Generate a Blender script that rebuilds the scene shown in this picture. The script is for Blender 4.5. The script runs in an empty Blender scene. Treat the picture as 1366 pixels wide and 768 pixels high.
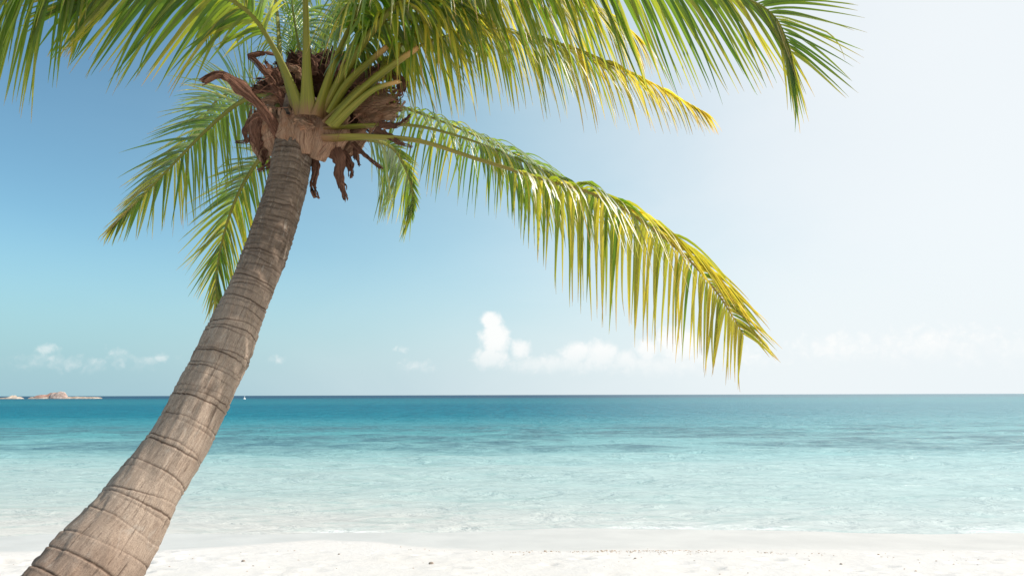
import bpy, math, random
import numpy as np
from mathutils import Vector, Matrix, Euler, noise as mnoise

R = math.radians
rng = random.Random(7)
nprng = np.random.default_rng(7)
scene = bpy.context.scene
col = scene.collection

# ------------------------------------------------------------------ camera
W0, H0, F = 1366.0, 768.0, 987.0
CAM_H = 1.78
PITCH = math.atan(142.5 / F)
ROLL = R(0.15)
cd = bpy.data.cameras.new('camera')
cam = bpy.data.objects.new('camera', cd)
col.objects.link(cam)
cd.sensor_width = 36.0
cd.lens = 36.0 * F / W0
cd.clip_start = 0.05
cd.clip_end = 60000
cam.location = (0, 0, CAM_H)
ROT = Matrix.Rotation(math.pi / 2 + PITCH, 3, 'X') @ Matrix.Rotation(-ROLL, 3, 'Z')
cam.rotation_euler = ROT.to_euler()
scene.camera = cam

def at(px, py, depth):
    """point of the place seen at a photo position, at a given distance"""
    v = Vector(((px - W0 / 2) / F, -(py - H0 / 2) / F, -1.0)) * depth
    return Vector((0, 0, CAM_H)) + ROT @ v

def bearing(px, py):
    d = ROT @ Vector(((px - W0 / 2) / F, -(py - H0 / 2) / F, -1.0))
    d.normalize()
    return math.atan2(d.x, d.y), math.asin(d.z)

def on_level(px, py, z):
    d = ROT @ Vector(((px - W0 / 2) / F, -(py - H0 / 2) / F, -1.0))
    k = (z - CAM_H) / d.z
    return Vector((0, 0, CAM_H)) + d * k

# ------------------------------------------------------------------ light
SUN_AZ, SUN_EL = R(94), R(44)
sunv = Vector((math.sin(SUN_AZ) * math.cos(SUN_EL), math.cos(SUN_AZ) * math.cos(SUN_EL), math.sin(SUN_EL)))
ld = bpy.data.lights.new('sun', 'SUN')
ld.energy = 4.8
ld.angle = R(0.5)
ld.color = (1.0, 0.955, 0.88)
lo = bpy.data.objects.new('sun', ld)
lo.rotation_euler = (-sunv).to_track_quat('-Z', 'Y').to_euler()
lo.location = (20, -10, 30)
col.objects.link(lo)

scene.view_settings.view_transform = 'Standard'
scene.view_settings.look = 'None'
scene.view_settings.exposure = 0.0
scene.view_settings.gamma = 1.0
scene.view_settings.use_curve_mapping = False

# ------------------------------------------------------------------ node helper
class NT:
    def __init__(self, tree):
        self.t = tree
        self.n = tree.nodes
        self.l = tree.links
    def put(self, sock, v):
        if isinstance(v, bpy.types.NodeSocket):
            self.l.new(v, sock)
        elif v is not None:
            sock.default_value = v
    def m(self, op, a, b=None, c=None, clamp=False):
        x = self.n.new('ShaderNodeMath'); x.operation = op; x.use_clamp = clamp
        self.put(x.inputs[0], a)
        if b is not None: self.put(x.inputs[1], b)
        if c is not None: self.put(x.inputs[2], c)
        return x.outputs[0]
    def vm(self, op, a, b=None, s=None):
        x = self.n.new('ShaderNodeVectorMath'); x.operation = op
        self.put(x.inputs[0], a)
        if b is not None: self.put(x.inputs[1], b)
        if s is not None: self.put(x.inputs['Scale'], s)
        return x.outputs['Value'] if op in ('DOT_PRODUCT', 'LENGTH') else x.outputs[0]
    def noise(self, vec, scale=1.0, detail=4, rough=0.5, dist=0.0, w=None):
        x = self.n.new('ShaderNodeTexNoise')
        self.put(x.inputs['Vector'], vec)
        x.inputs['Scale'].default_value = scale
        x.inputs['Detail'].default_value = detail
        x.inputs['Roughness'].default_value = rough
        x.inputs['Distortion'].default_value = dist
        return x.outputs[0]
    def voro(self, vec, scale=1.0, feature='F1', smooth=None):
        x = self.n.new('ShaderNodeTexVoronoi'); x.feature = feature
        self.put(x.inputs['Vector'], vec)
        x.inputs['Scale'].default_value = scale
        if smooth is not None: x.inputs['Smoothness'].default_value = smooth
        return x.outputs['Distance']
    def mapr(self, v, a, b, c=0.0, d=1.0, smooth=True):
        x = self.n.new('ShaderNodeMapRange')
        x.interpolation_type = 'SMOOTHSTEP' if smooth else 'LINEAR'
        self.put(x.inputs['Value'], v)
        self.put(x.inputs['From Min'], a); self.put(x.inputs['From Max'], b)
        self.put(x.inputs['To Min'], c); self.put(x.inputs['To Max'], d)
        return x.outputs[0]
    def mix(self, f, a, b, blend='MIX'):
        x = self.n.new('ShaderNodeMix'); x.data_type = 'RGBA'; x.blend_type = blend
        self.put(x.inputs[0], f); self.put(x.inputs[6], a); self.put(x.inputs[7], b)
        return x.outputs[2]
    def ramp(self, f, stops, interp='LINEAR'):
        x = self.n.new('ShaderNodeValToRGB')
        cr = x.color_ramp; cr.interpolation = interp
        while len(cr.elements) < len(stops): cr.elements.new(0.5)
        for e, (p, c) in zip(cr.elements, stops):
            e.position = p; e.color = (*c, 1) if len(c) == 3 else c
        self.put(x.inputs[0], f)
        return x.outputs[0]
    def sep(self, v):
        x = self.n.new('ShaderNodeSeparateXYZ'); self.put(x.inputs[0], v)
        return x.outputs
    def comb(self, a, b, c):
        x = self.n.new('ShaderNodeCombineXYZ')
        for i, v in enumerate((a, b, c)): self.put(x.inputs[i], v)
        return x.outputs[0]
    def attr(self, name, out='Fac'):
        x = self.n.new('ShaderNodeAttribute'); x.attribute_name = name
        return x.outputs[out]
    def bump(self, h, strength=0.5, dist=0.02, normal=None):
        x = self.n.new('ShaderNodeBump')
        self.put(x.inputs['Strength'], strength)
        self.put(x.inputs['Distance'], dist)
        self.put(x.inputs['Height'], h)
        if normal is not None: self.put(x.inputs['Normal'], normal)
        return x.outputs[0]
    def new(self, kind, **kw):
        x = self.n.new(kind)
        for k, v in kw.items(): self.put(x.inputs[k], v)
        return x

def srgb(r, g, b):
    f = lambda c: (c / 255) / 12.92 if c / 255 <= 0.04045 else ((c / 255 + 0.055) / 1.055) ** 2.4
    return (f(r), f(g), f(b))

def material(name):
    m = bpy.data.materials.new(name); m.use_nodes = True
    m.node_tree.nodes.clear()
    t = NT(m.node_tree)
    out = t.n.new('ShaderNodeOutputMaterial')
    return m, t, out

# ------------------------------------------------------------------ sky
SKY_STRENGTH = 0.11
world = bpy.data.worlds.new('World')
scene.world = world
world.use_nodes = True
wt = NT(world.node_tree)
wt.n.clear()
wout = wt.n.new('ShaderNodeOutputWorld')
bg = wt.n.new('ShaderNodeBackground')
wt.l.new(bg.outputs[0], wout.inputs[0])
sky = wt.n.new('ShaderNodeTexSky')
sky.sky_type = 'NISHITA'
sky.sun_disc = False
sky.sun_elevation = SUN_EL
sky.sun_rotation = SUN_AZ
sky.altitude = 0
sky.air_density = 1.0
sky.dust_density = 0.5
sky.ozone_density = 0.6
tc = wt.n.new('ShaderNodeTexCoord')
dirv = tc.outputs['Generated']
sx, sy, sz = wt.sep(dirv)
az = wt.m('ARCTAN2', sx, sy)
el = wt.m('ARCSINE', sz)
# thin bright haze that thickens on the side of the sky where the sun stands
hd = wt.vm('DOT_PRODUCT', wt.vm('NORMALIZE', wt.comb(sx, sy, 0.0)), (math.sin(SUN_AZ), math.cos(SUN_AZ), 0))
cir = wt.noise(wt.vm('MULTIPLY', dirv, (2.0, 2.0, 5.0)), 1.6, 5, 0.55, 0.6)
hdn = wt.m('ADD', hd, wt.m('MULTIPLY', wt.m('SUBTRACT', cir, 0.5), 0.16))
veil = wt.mapr(hdn, -0.72, 0.54, 0.0, 0.93)
K = 1.0 / SKY_STRENGTH
base = wt.mix(1.0, sky.outputs[0], (0.89, 1.26, 1.25, 1), 'MULTIPLY')
skyc = wt.mix(veil, base, wt.mix(wt.mapr(veil, 0.3, 0.9), (0.63 * K, 0.87 * K, 0.94 * K, 1), (0.925 * K, 0.965 * K, 0.985 * K, 1)))
# grey blue sea haze along the horizon, whiter towards the sun
seahaze = wt.mix(wt.mapr(hdn, -0.70, 0.34), (0.34 * K, 0.555 * K, 0.65 * K, 1), (0.86 * K, 0.92 * K, 0.95 * K, 1))
skyc = wt.mix(wt.mapr(el, 0.0, 0.22, 0.92, 0.0), skyc, seahaze)
# cumulus low over the sea: soft lumps broken up by noise
wob_ = wt.n.new('ShaderNodeTexNoise'); wob_.inputs['Scale'].default_value = 70; wob_.inputs['Detail'].default_value = 5
wt.l.new(dirv, wob_.inputs['Vector'])
dirw = wt.vm('ADD', dirv, wt.vm('SCALE', wt.vm('SUBTRACT', wob_.outputs['Color'], (0.5, 0.5, 0.5)), s=0.030))
n1 = wt.noise(dirw, 52, 9, 0.70)
n2 = wt.voro(dirw, 75, 'SMOOTH_F1', 0.6)
lump = wt.m('ADD', wt.m('MULTIPLY', n1, 0.95), wt.m('MULTIPLY', n2, 0.55))
blobs = [  # photo position of the middle, half width, half height, density
    (655, 428, 15, 13, 1.0), (660, 452, 21, 24, 1.0), (655, 478, 26, 16, .95), (694, 466, 14, 17, .85), (715, 485, 34, 12, .75),
    (770, 470, 24, 17, .88), (800, 473, 26, 22, .92), (835, 480, 22, 16, .82), (862, 466, 17, 18, .9), (905, 460, 34, 26, .95),
    (935, 478, 34, 16, .7), (745, 487, 95, 16, .66), (880, 486, 95, 18, .7),
    (1000, 475, 60, 22, .5), (1120, 465, 90, 26, .55), (1240, 462, 110, 30, .55), (1340, 470, 80, 24, .5),
    (50, 478, 42, 9, .50), (62, 466, 16, 9, .52), (155, 472, 20, 13, .46), (190, 480, 60, 10, .45), (215, 477, 13, 9, .55), (370, 479, 14, 8, .55),
    (560, 488, 34, 11, .55), (535, 466, 20, 8, .4), (90, 486, 130, 13, .45)]
field = None
for px, py, rx, ry, amp in blobs:
    a0, e0 = bearing(px, py)
    u = wt.m('MULTIPLY', wt.m('SUBTRACT', az, a0), F / rx)
    v = wt.m('MULTIPLY', wt.m('SUBTRACT', el, e0), F / ry)
    rr = wt.m('SQRT', wt.m('ADD', wt.m('MULTIPLY', u, u), wt.m('MULTIPLY', v, v)))
    g = wt.m('MULTIPLY', wt.mapr(rr, 0.0, 1.9, 1.0, 0.0), amp)
    field = g if field is None else wt.m('MAXIMUM', field, g)
dens = wt.m('SUBTRACT', field, wt.m('MULTIPLY', lump, 0.62))
cover = wt.mapr(dens, -0.18, 0.36, 0.0, 0.90)
cover = wt.m('MULTIPLY', cover, wt.mapr(el, 0.018, 0.075, 0.30, 1.0))
CLOUD = (1.02 * K, 1.02 * K, 1.005 * K, 1)
skyc = wt.mix(cover, skyc, CLOUD)
wt.l.new(skyc, bg.inputs['Color'])
bg.inputs['Strength'].default_value = SKY_STRENGTH

# ------------------------------------------------------------------ object helpers
def tag(o, label=None, cat=None, group=None, kind=None):
    if label: o['label'] = label
    if cat: o['category'] = cat
    if group: o['group'] = group
    if kind: o['kind'] = kind
    return o

def mesh_obj(name, verts, faces, mat, parent=None, smooth=True, attrs=None, uv=None):
    me = bpy.data.meshes.new(name)
    if isinstance(verts, np.ndarray) and isinstance(faces, np.ndarray):
        nv, nf, k = len(verts), len(faces), faces.shape[1]
        me.vertices.add(nv); me.vertices.foreach_set('co', verts.astype(np.float32).ravel())
        me.loops.add(nf * k); me.loops.foreach_set('vertex_index', faces.astype(np.int32).ravel())
        me.polygons.add(nf); me.polygons.foreach_set('loop_start', np.arange(0, nf * k, k, dtype=np.int32))
        me.polygons.foreach_set('loop_total', np.full(nf, k, dtype=np.int32))
        me.update(calc_edges=True); me.validate()
    else:
        me.from_pydata([tuple(v) for v in verts], [], [tuple(f) for f in faces])
        me.update()
    if smooth:
        me.polygons.foreach_set('use_smooth', [True] * len(me.polygons))
    for an, (typ, data) in (attrs or {}).items():
        a = me.attributes.new(an, typ, 'POINT')
        key = 'value' if typ == 'FLOAT' else ('vector' if typ == 'FLOAT_VECTOR' else 'color')
        a.data.foreach_set(key, np.asarray(data, dtype=np.float32).ravel())
    me.materials.append(mat)
    o = bpy.data.objects.new(name, me)
    col.objects.link(o)
    if parent is not None:
        o.parent = parent
        o.matrix_parent_inverse = Matrix.Identity(4)
    return o

def catmull(pts, n):
    P = [Vector(p) for p in pts]
    P = [P[0] * 2 - P[1]] + P + [P[-1] * 2 - P[-2]]
    # dense sampling then even spacing
    dense = []
    for i in range(1, len(P) - 2):
        for k in range(24):
            t = k / 24
            a, b, c, d = P[i - 1], P[i], P[i + 1], P[i + 2]
            dense.append(0.5 * ((2 * b) + (c - a) * t + (2 * a - 5 * b + 4 * c - d) * t * t + (3 * b - a - 3 * c + d) * t ** 3))
    dense.append(P[-2])
    L = [0.0]
    for a, b in zip(dense, dense[1:]): L.append(L[-1] + (b - a).length)
    out = []; j = 0
    for k in range(n):
        s = L[-1] * k / (n - 1)
        while j < len(L) - 2 and L[j + 1] < s: j += 1
        f = (s - L[j]) / max(1e-9, L[j + 1] - L[j])
        out.append(dense[j].lerp(dense[j + 1], min(1, max(0, f))))
    return out, L[-1]

def tangents(P):
    T = []
    for i in range(len(P)):
        a = P[max(0, i - 1)]; b = P[min(len(P) - 1, i + 1)]
        T.append((b - a).normalized())
    return T

def transport(T, N0, i0):
    N = [None] * len(T); N[i0] = (N0 - T[i0] * N0.dot(T[i0])).normalized()
    for i in range(i0 + 1, len(T)): N[i] = (N[i - 1] - T[i] * N[i - 1].dot(T[i])).normalized()
    for i in range(i0 - 1, -1, -1): N[i] = (N[i + 1] - T[i] * N[i + 1].dot(T[i])).normalized()
    return N

# ------------------------------------------------------------------ beach, sea
WATER_Z = 0.0
def shore_y(x):            # where the water ends
    return 10.0 + 0.22 * np.sin(x * 0.33 + 1.1) + 0.10 * np.sin(x * 0.9 + 0.3) + 0.05 * np.sin(x * 2.1) - 0.012 * x
def dry_y(x):              # where the sand stays dry
    return 8.20 + 0.95 * np.exp(-((x + 2.3) / 1.1) ** 2) * 0.9 - 0.25 * np.exp(-((x - 0.3) / 1.2) ** 2) + 0.10 * np.sin(x * 0.8 + 2.0) + 0.05 * np.sin(x * 2.7)

def fbm(x, y, seed, octaves, f0, fall=0.55):
    r = np.random.default_rng(seed); z = np.zeros_like(x); amp = 1.0; f = f0
    for o in range(octaves):
        for k in range(5):
            a = r.uniform(0, 2 * np.pi); ph = r.uniform(0, 2 * np.pi); ff = f * r.uniform(0.7, 1.4)
            z += amp * np.sin((x * np.cos(a) + y * np.sin(a)) * ff * 2 * np.pi + ph) / 5
        amp *= fall; f *= 2.0
    return z

foot = [(nprng.uniform(-7, 7), nprng.uniform(5.5, 8.1), nprng.uniform(0.05, 0.15), nprng.uniform(0.006, 0.022)) for _ in range(230)]
foot += [(nprng.uniform(-6.5, -3.2), nprng.uniform(6.8, 8.2), nprng.uniform(0.06, 0.14), nprng.uniform(0.015, 0.035)) for _ in range(46)]

def sand_z(x, y):
    s = shore_y(x) - y
    z = np.where(s > 0, 0.075 * s - 0.0022 * np.clip(s, 0, 14) ** 2, np.maximum(0.075 * s, -4.0))
    z = np.where(s > 14, 0.075 * 14 - 0.0022 * 196 + 0.02 * (s - 14).clip(0, 60), z)
    dry = 1 / (1 + np.exp(-(dry_y(x) - y) * 9))
    z = z + dry * 0.018
    z = z + dry * 0.010 * fbm(x, y, 3, 4, 0.7) + 0.004 * fbm(x, y, 4, 2, 0.5)
    for fx, fy, fr, fd in foot:
        d2 = ((x - fx) ** 2 + ((y - fy) * 1.5) ** 2) / fr ** 2
        z = z - dry * fd * (np.exp(-d2) - 0.45 * np.exp(-(np.sqrt(d2) - 1.5) ** 2 * 3))
    return z

def grid(name, xs, ys, zf, mat, attrs=None):
    X, Y = np.meshgrid(xs, ys)
    Z = zf(X, Y)
    V = np.stack([X, Y, Z], -1).reshape(-1, 3)
    nx, ny = len(xs), len(ys)
    i = np.arange(nx * ny).reshape(ny, nx)
    Fc = np.stack([i[:-1, :-1], i[:-1, 1:], i[1:, 1:], i[1:, :-1]], -1).reshape(-1, 4)
    return mesh_obj(name, V, Fc, mat)

def joined(*a):
    return np.unique(np.round(np.concatenate(a), 4))

# sand material: dry white sand, smooth damp sand by the water
M_sand, t, out = material('coral_sand')
geo = t.n.new('ShaderNodeNewGeometry')
P = geo.outputs['Position']
px_, py_, pz_ = t.sep(P)
def node_sin(v, f, ph, amp):
    return t.m('MULTIPLY', t.m('SINE', t.m('MULTIPLY_ADD', v, f, ph)), amp)
def gauss(v, c, w, amp):
    q = t.m('DIVIDE', t.m('SUBTRACT', v, c), w)
    return t.m('MULTIPLY', t.m('POWER', math.e, t.m('MULTIPLY', t.m('MULTIPLY', q, q), -1.0)), amp)
dry_n = t.m('ADD', t.m('ADD', gauss(px_, -2.3, 1.1, 0.855), gauss(px_, 0.3, 1.2, -0.25)), t.m('ADD', node_sin(px_, 0.8, 2.0, 0.10), 8.20))
edge = t.m('SUBTRACT', t.m('ADD', dry_n, t.m('MULTIPLY', t.m('SUBTRACT', t.noise(P, 2.2, 4, .55), 0.5), 0.55)), py_)
dryf = t.mapr(edge, -0.28, 0.16)
grain = t.noise(P, 260, 3, 0.7)
blot = t.noise(P, 1.3, 5, 0.6)
dryc = t.mix(grain, (0.58, 0.55, 0.515, 1), (0.77, 0.735, 0.705, 1))
dryc = t.mix(t.mapr(blot, 0.35, 0.75), dryc, (0.67, 0.63, 0.585, 1))
wetc = t.mix(t.mapr(blot, 0.3, 0.7), (0.56, 0.535, 0.495, 1), (0.63, 0.60, 0.555, 1))
speck = t.mapr(t.noise(P, 38, 2, 0.5), 0.71, 0.75)
dryc = t.mix(t.m('MULTIPLY', speck, 0.25), dryc, (0.38, 0.31, 0.24, 1))
sc_ = t.mix(dryf, wetc, dryc)
bs = t.new('ShaderNodeBsdfPrincipled')
t.put(bs.inputs['Base Color'], sc_)
t.put(bs.inputs['Roughness'], t.mapr(dryf, 0, 1, 0.42, 0.95))
t.put(bs.inputs['Specular IOR Level'], t.mapr(dryf, 0, 1, 0.28, 0.15))
lumps = t.m('ADD', t.m('MULTIPLY', t.noise(P, 14, 5, 0.6), 1.0), t.m('MULTIPLY', grain, 0.25))
t.put(bs.inputs['Normal'], t.bump(lumps, t.mapr(dryf, 0, 1, 0.05, 0.42), 0.03))
t.l.new(bs.outputs[0], out.inputs[0])

xs = joined(np.linspace(-600, -20, 24), np.linspace(-20, -9, 30), np.linspace(-9, 9, 420), np.linspace(9, 20, 30), np.linspace(20, 600, 24))
ys = joined(np.linspace(-400, -10, 22), np.linspace(-10, 5, 40), np.linspace(5, 10.5, 260), np.linspace(10.5, 16, 30), np.linspace(16, 80, 16))
beach = grid('beach_sand', xs, ys, sand_z, M_sand)
tag(beach, kind='structure')

# water: colour by depth of the bottom, dark seagrass beds, ripples, a foamy edge, painted sun glare to the right
M_sea, t, out = material('sea_water')
geo = t.n.new('ShaderNodeNewGeometry')
P = geo.outputs['Position']
px_, py_, pz_ = t.sep(P)
def dist_for(py):
    return (CAM_H) / math.tan(math.atan((py - 384) / F) - PITCH)
warp = t.m('SUBTRACT', t.noise(t.vm('MULTIPLY', P, (0.02, 0.06, 0.0)), 1.0, 4, 0.6), 0.5)
warpn = t.m('SUBTRACT', t.noise(t.vm('MULTIPLY', P, (0.35, 0.9, 0.0)), 1.0, 3, 0.6), 0.5)
lny = t.m('LOGARITHM', t.m('MAXIMUM', py_, 2.0), math.e)
lnw = t.m('ADD', lny, t.m('ADD', t.m('MULTIPLY', warp, 0.35), t.m('MULTIPLY', warpn, 0.16)))
L0, L1 = math.log(9.0), math.log(1500.0)
f = t.mapr(lnw, L0, L1, 0, 1, smooth=False)
pos = lambda py: (math.log(dist_for(py)) - L0) / (L1 - L0)
bottom = t.ramp(f, [
    (0.0, (0.575, 0.555, 0.515)),
    (pos(692), (0.53, 0.53, 0.495)),
    (pos(665), (0.43, 0.505, 0.475)),
    (pos(625), (0.385, 0.505, 0.485)),
    (pos(600), (0.245, 0.445, 0.445)),
    (pos(577), (0.10, 0.33, 0.355)),
    (pos(562), (0.045, 0.26, 0.31)),
    (pos(554), (0.006, 0.19, 0.255)),
    (pos(541), (0.004, 0.165, 0.235)),
    (pos(536), (0.02, 0.20, 0.25)),
    (pos(531.5), (0.015, 0.16, 0.215)),
    (pos(529.5), (0.02, 0.07, 0.13))])
far_ = t.noise(t.vm('MULTIPLY', P, (0.9, 0.085, 0.0)), 1.0, 5, 0.75, 0.3)
bottom = t.mix(t.m('MULTIPLY', t.mapr(far_, 0.42, 0.62), t.mapr(lny, 3.6, 4.4, 0.0, 0.60)), bottom, t.mix(1.0, bottom, (0.35, 0.66, 0.72, 1), 'MULTIPLY'))
sway_ = t.noise(t.vm('MULTIPLY', P, (0.9, 2.4, 0.0)), 1.0, 6, 0.68, 1.2)
bottom = t.mix(t.m('MULTIPLY', t.mapr(sway_, 0.48, 0.66), t.mapr(lny, 2.3, 3.8, 0.55, 0.35)), bottom, t.mix(1.0, bottom, (0.66, 0.82, 0.81, 1), 'MULTIPLY'))
grass_n = t.noise(t.vm('MULTIPLY', t.vm('ADD', P, (13.0, 4.0, 0.0)), (0.085, 0.23, 0.0)), 1.0, 7, 0.68, 1.0)
grass_band = t.m('MULTIPLY', t.mapr(lny, math.log(dist_for(610)), math.log(dist_for(596))), t.mapr(lny, math.log(dist_for(573)), math.log(dist_for(562)), 1.0, 0.0))
grassf = t.m('MULTIPLY', t.mapr(grass_n, 0.40, 0.52), grass_band)
glare_tint = t.mapr(t.m('LOGARITHM', t.m('ADD', 1.0, t.m('MAXIMUM', t.m('DIVIDE', t.m('ADD', px_, 4.0), t.m('MULTIPLY_ADD', py_, 0.28, 5.0)), 0.0)), math.e), 0.0, 1.25, 0.0, 0.46)
bottom = t.mix(glare_tint, bottom, (0.44, 0.62, 0.635, 1))  # sun glare painted into the water colour, paler toward the right
bottom = t.mix(t.m('MULTIPLY', t.m('MULTIPLY', grassf, 0.85), t.mapr(t.noise(t.vm('MULTIPLY', P, (0.55, 0.55, 0.0)), 1.0, 6, 0.75), 0.36, 0.62, 0.25, 1.0)), bottom, t.mix(glare_tint, (0.075, 0.17, 0.205, 1), (0.17, 0.27, 0.30, 1)))  # seagrass beds, lightened by the same painted glare
# foam flecks close to the edge
shn = t.m('ADD', t.m('ADD', node_sin(px_, 0.33, 1.1, 0.22), node_sin(px_, 0.9, 0.3, 0.10)), t.m('ADD', t.m('MULTIPLY', px_, -0.012), 10.0))
into = t.m('SUBTRACT', py_, shn)                       # metres out from the water's edge
wob = t.m('SUBTRACT', t.noise(t.vm('MULTIPLY', P, (0.8, 1.3, 0.0)), 1.0, 4, 0.6), 0.5)
into_w = t.m('ADD', into, t.m('MULTIPLY', wob, 0.55))
lace = t.noise(t.vm('MULTIPLY', P, (3.5, 8.0, 0.0)), 1.0, 5, 0.72, 0.8)
band1 = t.m('MULTIPLY', t.mapr(into_w, -0.02, 0.04), t.mapr(into_w, 0.16, 0.75, 1.0, 0.0))
foamf = t.m('MULTIPLY', band1, t.mapr(t.m('ADD', lace, t.mapr(into_w, 0.05, 0.22, 0.14, 0.0)), 0.46, 0.60))
patch = t.mapr(t.noise(t.vm('MULTIPLY', P, (0.35, 0.5, 0.0)), 1.0, 3, 0.5), 0.45, 0.65)
foamf = t.m('MULTIPLY', foamf, t.m('MULTIPLY_ADD', patch, 0.85, 0.0))
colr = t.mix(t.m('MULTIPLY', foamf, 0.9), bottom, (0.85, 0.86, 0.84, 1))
# ripples: short chop close by, longer waves farther out
rip1 = t.noise(t.vm('MULTIPLY', P, (1.1, 2.6, 0.0)), 1.0, 5, 0.62, 0.6)
rip2 = t.noise(t.vm('MULTIPLY', P, (0.16, 0.42, 0.0)), 1.0, 5, 0.6, 0.4)
rip3 = t.noise(t.vm('MULTIPLY', P, (5.0, 9.0, 0.0)), 1.0, 3, 0.6)
hgt = t.m('ADD', t.m('MULTIPLY', rip1, 0.30), t.m('ADD', t.m('MULTIPLY', rip2, t.mapr(lny, 2.6, 4.5, 0.2, 1.0)), t.m('MULTIPLY', rip3, 0.02)))
nrm = t.bump(hgt, 1.0, t.mapr(lny, 2.3, 4.2, 0.45, 1.1))
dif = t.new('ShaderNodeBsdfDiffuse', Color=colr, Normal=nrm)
gls = t.new('ShaderNodeBsdfGlossy', Color=(1, 1, 1, 1), Roughness=0.16, Normal=nrm)
fr = t.new('ShaderNodeFresnel', IOR=1.33, Normal=nrm)
spec = t.m('MULTIPLY', t.m('MINIMUM', fr.outputs[0], 0.17), t.mapr(into, 0.0, 5.0, 0.35, 1.0))
mx = t.n.new('ShaderNodeMixShader')
t.put(mx.inputs[0], t.m('MULTIPLY', spec, t.m('SUBTRACT', 1.0, foamf)))
t.l.new(dif.outputs[0], mx.inputs[1]); t.l.new(gls.outputs[0], mx.inputs[2])
tr = t.n.new('ShaderNodeBsdfTransparent')
mx2 = t.n.new('ShaderNodeMixShader')
alpha = t.mapr(t.m('ADD', into, t.m('MULTIPLY', wob, 0.06)), -0.18, -0.12, 0.0, 1.0)
t.put(mx2.inputs[0], alpha)
t.l.new(tr.outputs[0], mx2.inputs[1]); t.l.new(mx.outputs[0], mx2.inputs[2])
t.l.new(mx2.outputs[0], out.inputs[0])

def wave_z(x, y):
    s = y - shore_y(x)
    near = np.clip(s / 3.0, 0, 1) * np.exp(-np.clip(y - 40, 0, None) / 60)
    r = np.random.default_rng(21); z = np.zeros_like(x)
    for k in range(34):
        lam = r.uniform(0.45, 4.5); a = R(r.normal(82, 17)); ph = r.uniform(0, 6.28)
        fade = np.exp(-np.clip(y - 22 * lam, 0, None) / (14 * lam))
        z += 0.0033 * lam ** 0.8 * fade * np.sin((x * np.cos(a) + y * np.sin(a)) * 2 * np.pi / lam + ph + 0.8 * np.sin(x * 0.13 * k * 0.3 + ph))
    return WATER_Z + near * z
ys = np.concatenate([np.linspace(9.0, 30, 330), 30 * np.exp(np.linspace(0.008, math.log(30000 / 30), 300))])
nx = 420
u = np.concatenate([-np.geomspace(6, 1.0, 20)[:-1], np.linspace(-1.0, 1.0, nx), np.geomspace(1.0, 6, 20)[1:]])
Y2, U2 = np.meshgrid(ys, u, indexing='ij')
X2 = U2 * (Y2 * 0.75 + 4)
Z2 = wave_z(X2, Y2)
V = np.stack([X2, Y2, Z2], -1).reshape(-1, 3)
i = np.arange(V.shape[0]).reshape(Y2.shape)
Fc = np.stack([i[:-1, :-1], i[:-1, 1:], i[1:, 1:], i[1:, :-1]], -1).reshape(-1, 4)
sea = mesh_obj('sea_water', V, Fc, M_sea)
tag(sea, kind='structure')

# ------------------------------------------------------------------ materials of the palm
def leaf_material(name):
    m, t, out = material(name)
    a = t.n.new('ShaderNodeAttribute'); a.attribute_name = 'leaf'
    lt, rnd, age = t.sep(a.outputs['Vector'])
    b = t.n.new('ShaderNodeAttribute'); b.attribute_name = 'blade'
    across, along, _ = t.sep(b.outputs['Vector'])
    geo = t.n.new('ShaderNodeNewGeometry')
    green = t.mix(rnd, (0.056, 0.110, 0.012, 1), (0.140, 0.185, 0.022, 1))
    streak = t.noise(t.comb(t.m('MULTIPLY', across, 9.0), t.m('MULTIPLY', along, 1.5), t.m('MULTIPLY', rnd, 90.0)), 1.0, 3, 0.6)
    yel = t.mix(rnd, (0.27, 0.21, 0.03, 1), (0.38, 0.30, 0.06, 1))
    yf = t.m('ADD', t.m('MULTIPLY', age, 1.0), t.m('ADD', t.m('MULTIPLY', t.m('SUBTRACT', rnd, 0.5), 0.75), t.m('MULTIPLY', t.m('SUBTRACT', streak, 0.5), 0.6)))
    yf = t.m('ADD', yf, t.m('MULTIPLY', t.m('POWER', lt, 2.0), 0.28))
    c = t.mix(t.mapr(yf, 0.15, 0.85), green, yel)
    dryf = t.mapr(t.m('ADD', t.m('ADD', lt, t.m('MULTIPLY', age, 0.22)), t.m('MULTIPLY', t.m('SUBTRACT', rnd, 0.5), 0.22)), 0.92, 1.10)
    c = t.mix(dryf, c, (0.33, 0.20, 0.10, 1))
    tc_ = t.mix(0.7, c, t.mix(1.0, c, (3.7, 3.7, 1.3, 1), 'MULTIPLY'))
    nb = t.bump(t.noise(t.comb(t.m('MULTIPLY', across, 30.0), along, rnd), 1.0, 2, 0.6), 0.25, 0.004)
    d = t.new('ShaderNodeBsdfDiffuse', Color=c, Normal=nb)
    tl = t.new('ShaderNodeBsdfTranslucent', Color=tc_, Normal=nb)
    mx = t.n.new('ShaderNodeMixShader'); mx.inputs[0].default_value = 0.58
    t.l.new(d.outputs[0], mx.inputs[1]); t.l.new(tl.outputs[0], mx.inputs[2])
    g = t.new('ShaderNodeBsdfGlossy', Color=(1, 1, 1, 1), Roughness=0.42, Normal=nb)
    fr = t.new('ShaderNodeFresnel', IOR=1.42, Normal=nb)
    mx2 = t.n.new('ShaderNodeMixShader')
    t.put(mx2.inputs[0], t.m('MINIMUM', t.m('MULTIPLY', fr.outputs[0], 0.75), 0.16))
    t.l.new(mx.outputs[0], mx2.inputs[1]); t.l.new(g.outputs[0], mx2.inputs[2])
    t.l.new(mx2.outputs[0], out.inputs[0])
    return m
M_leaf = leaf_material('palm_leaf')

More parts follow.
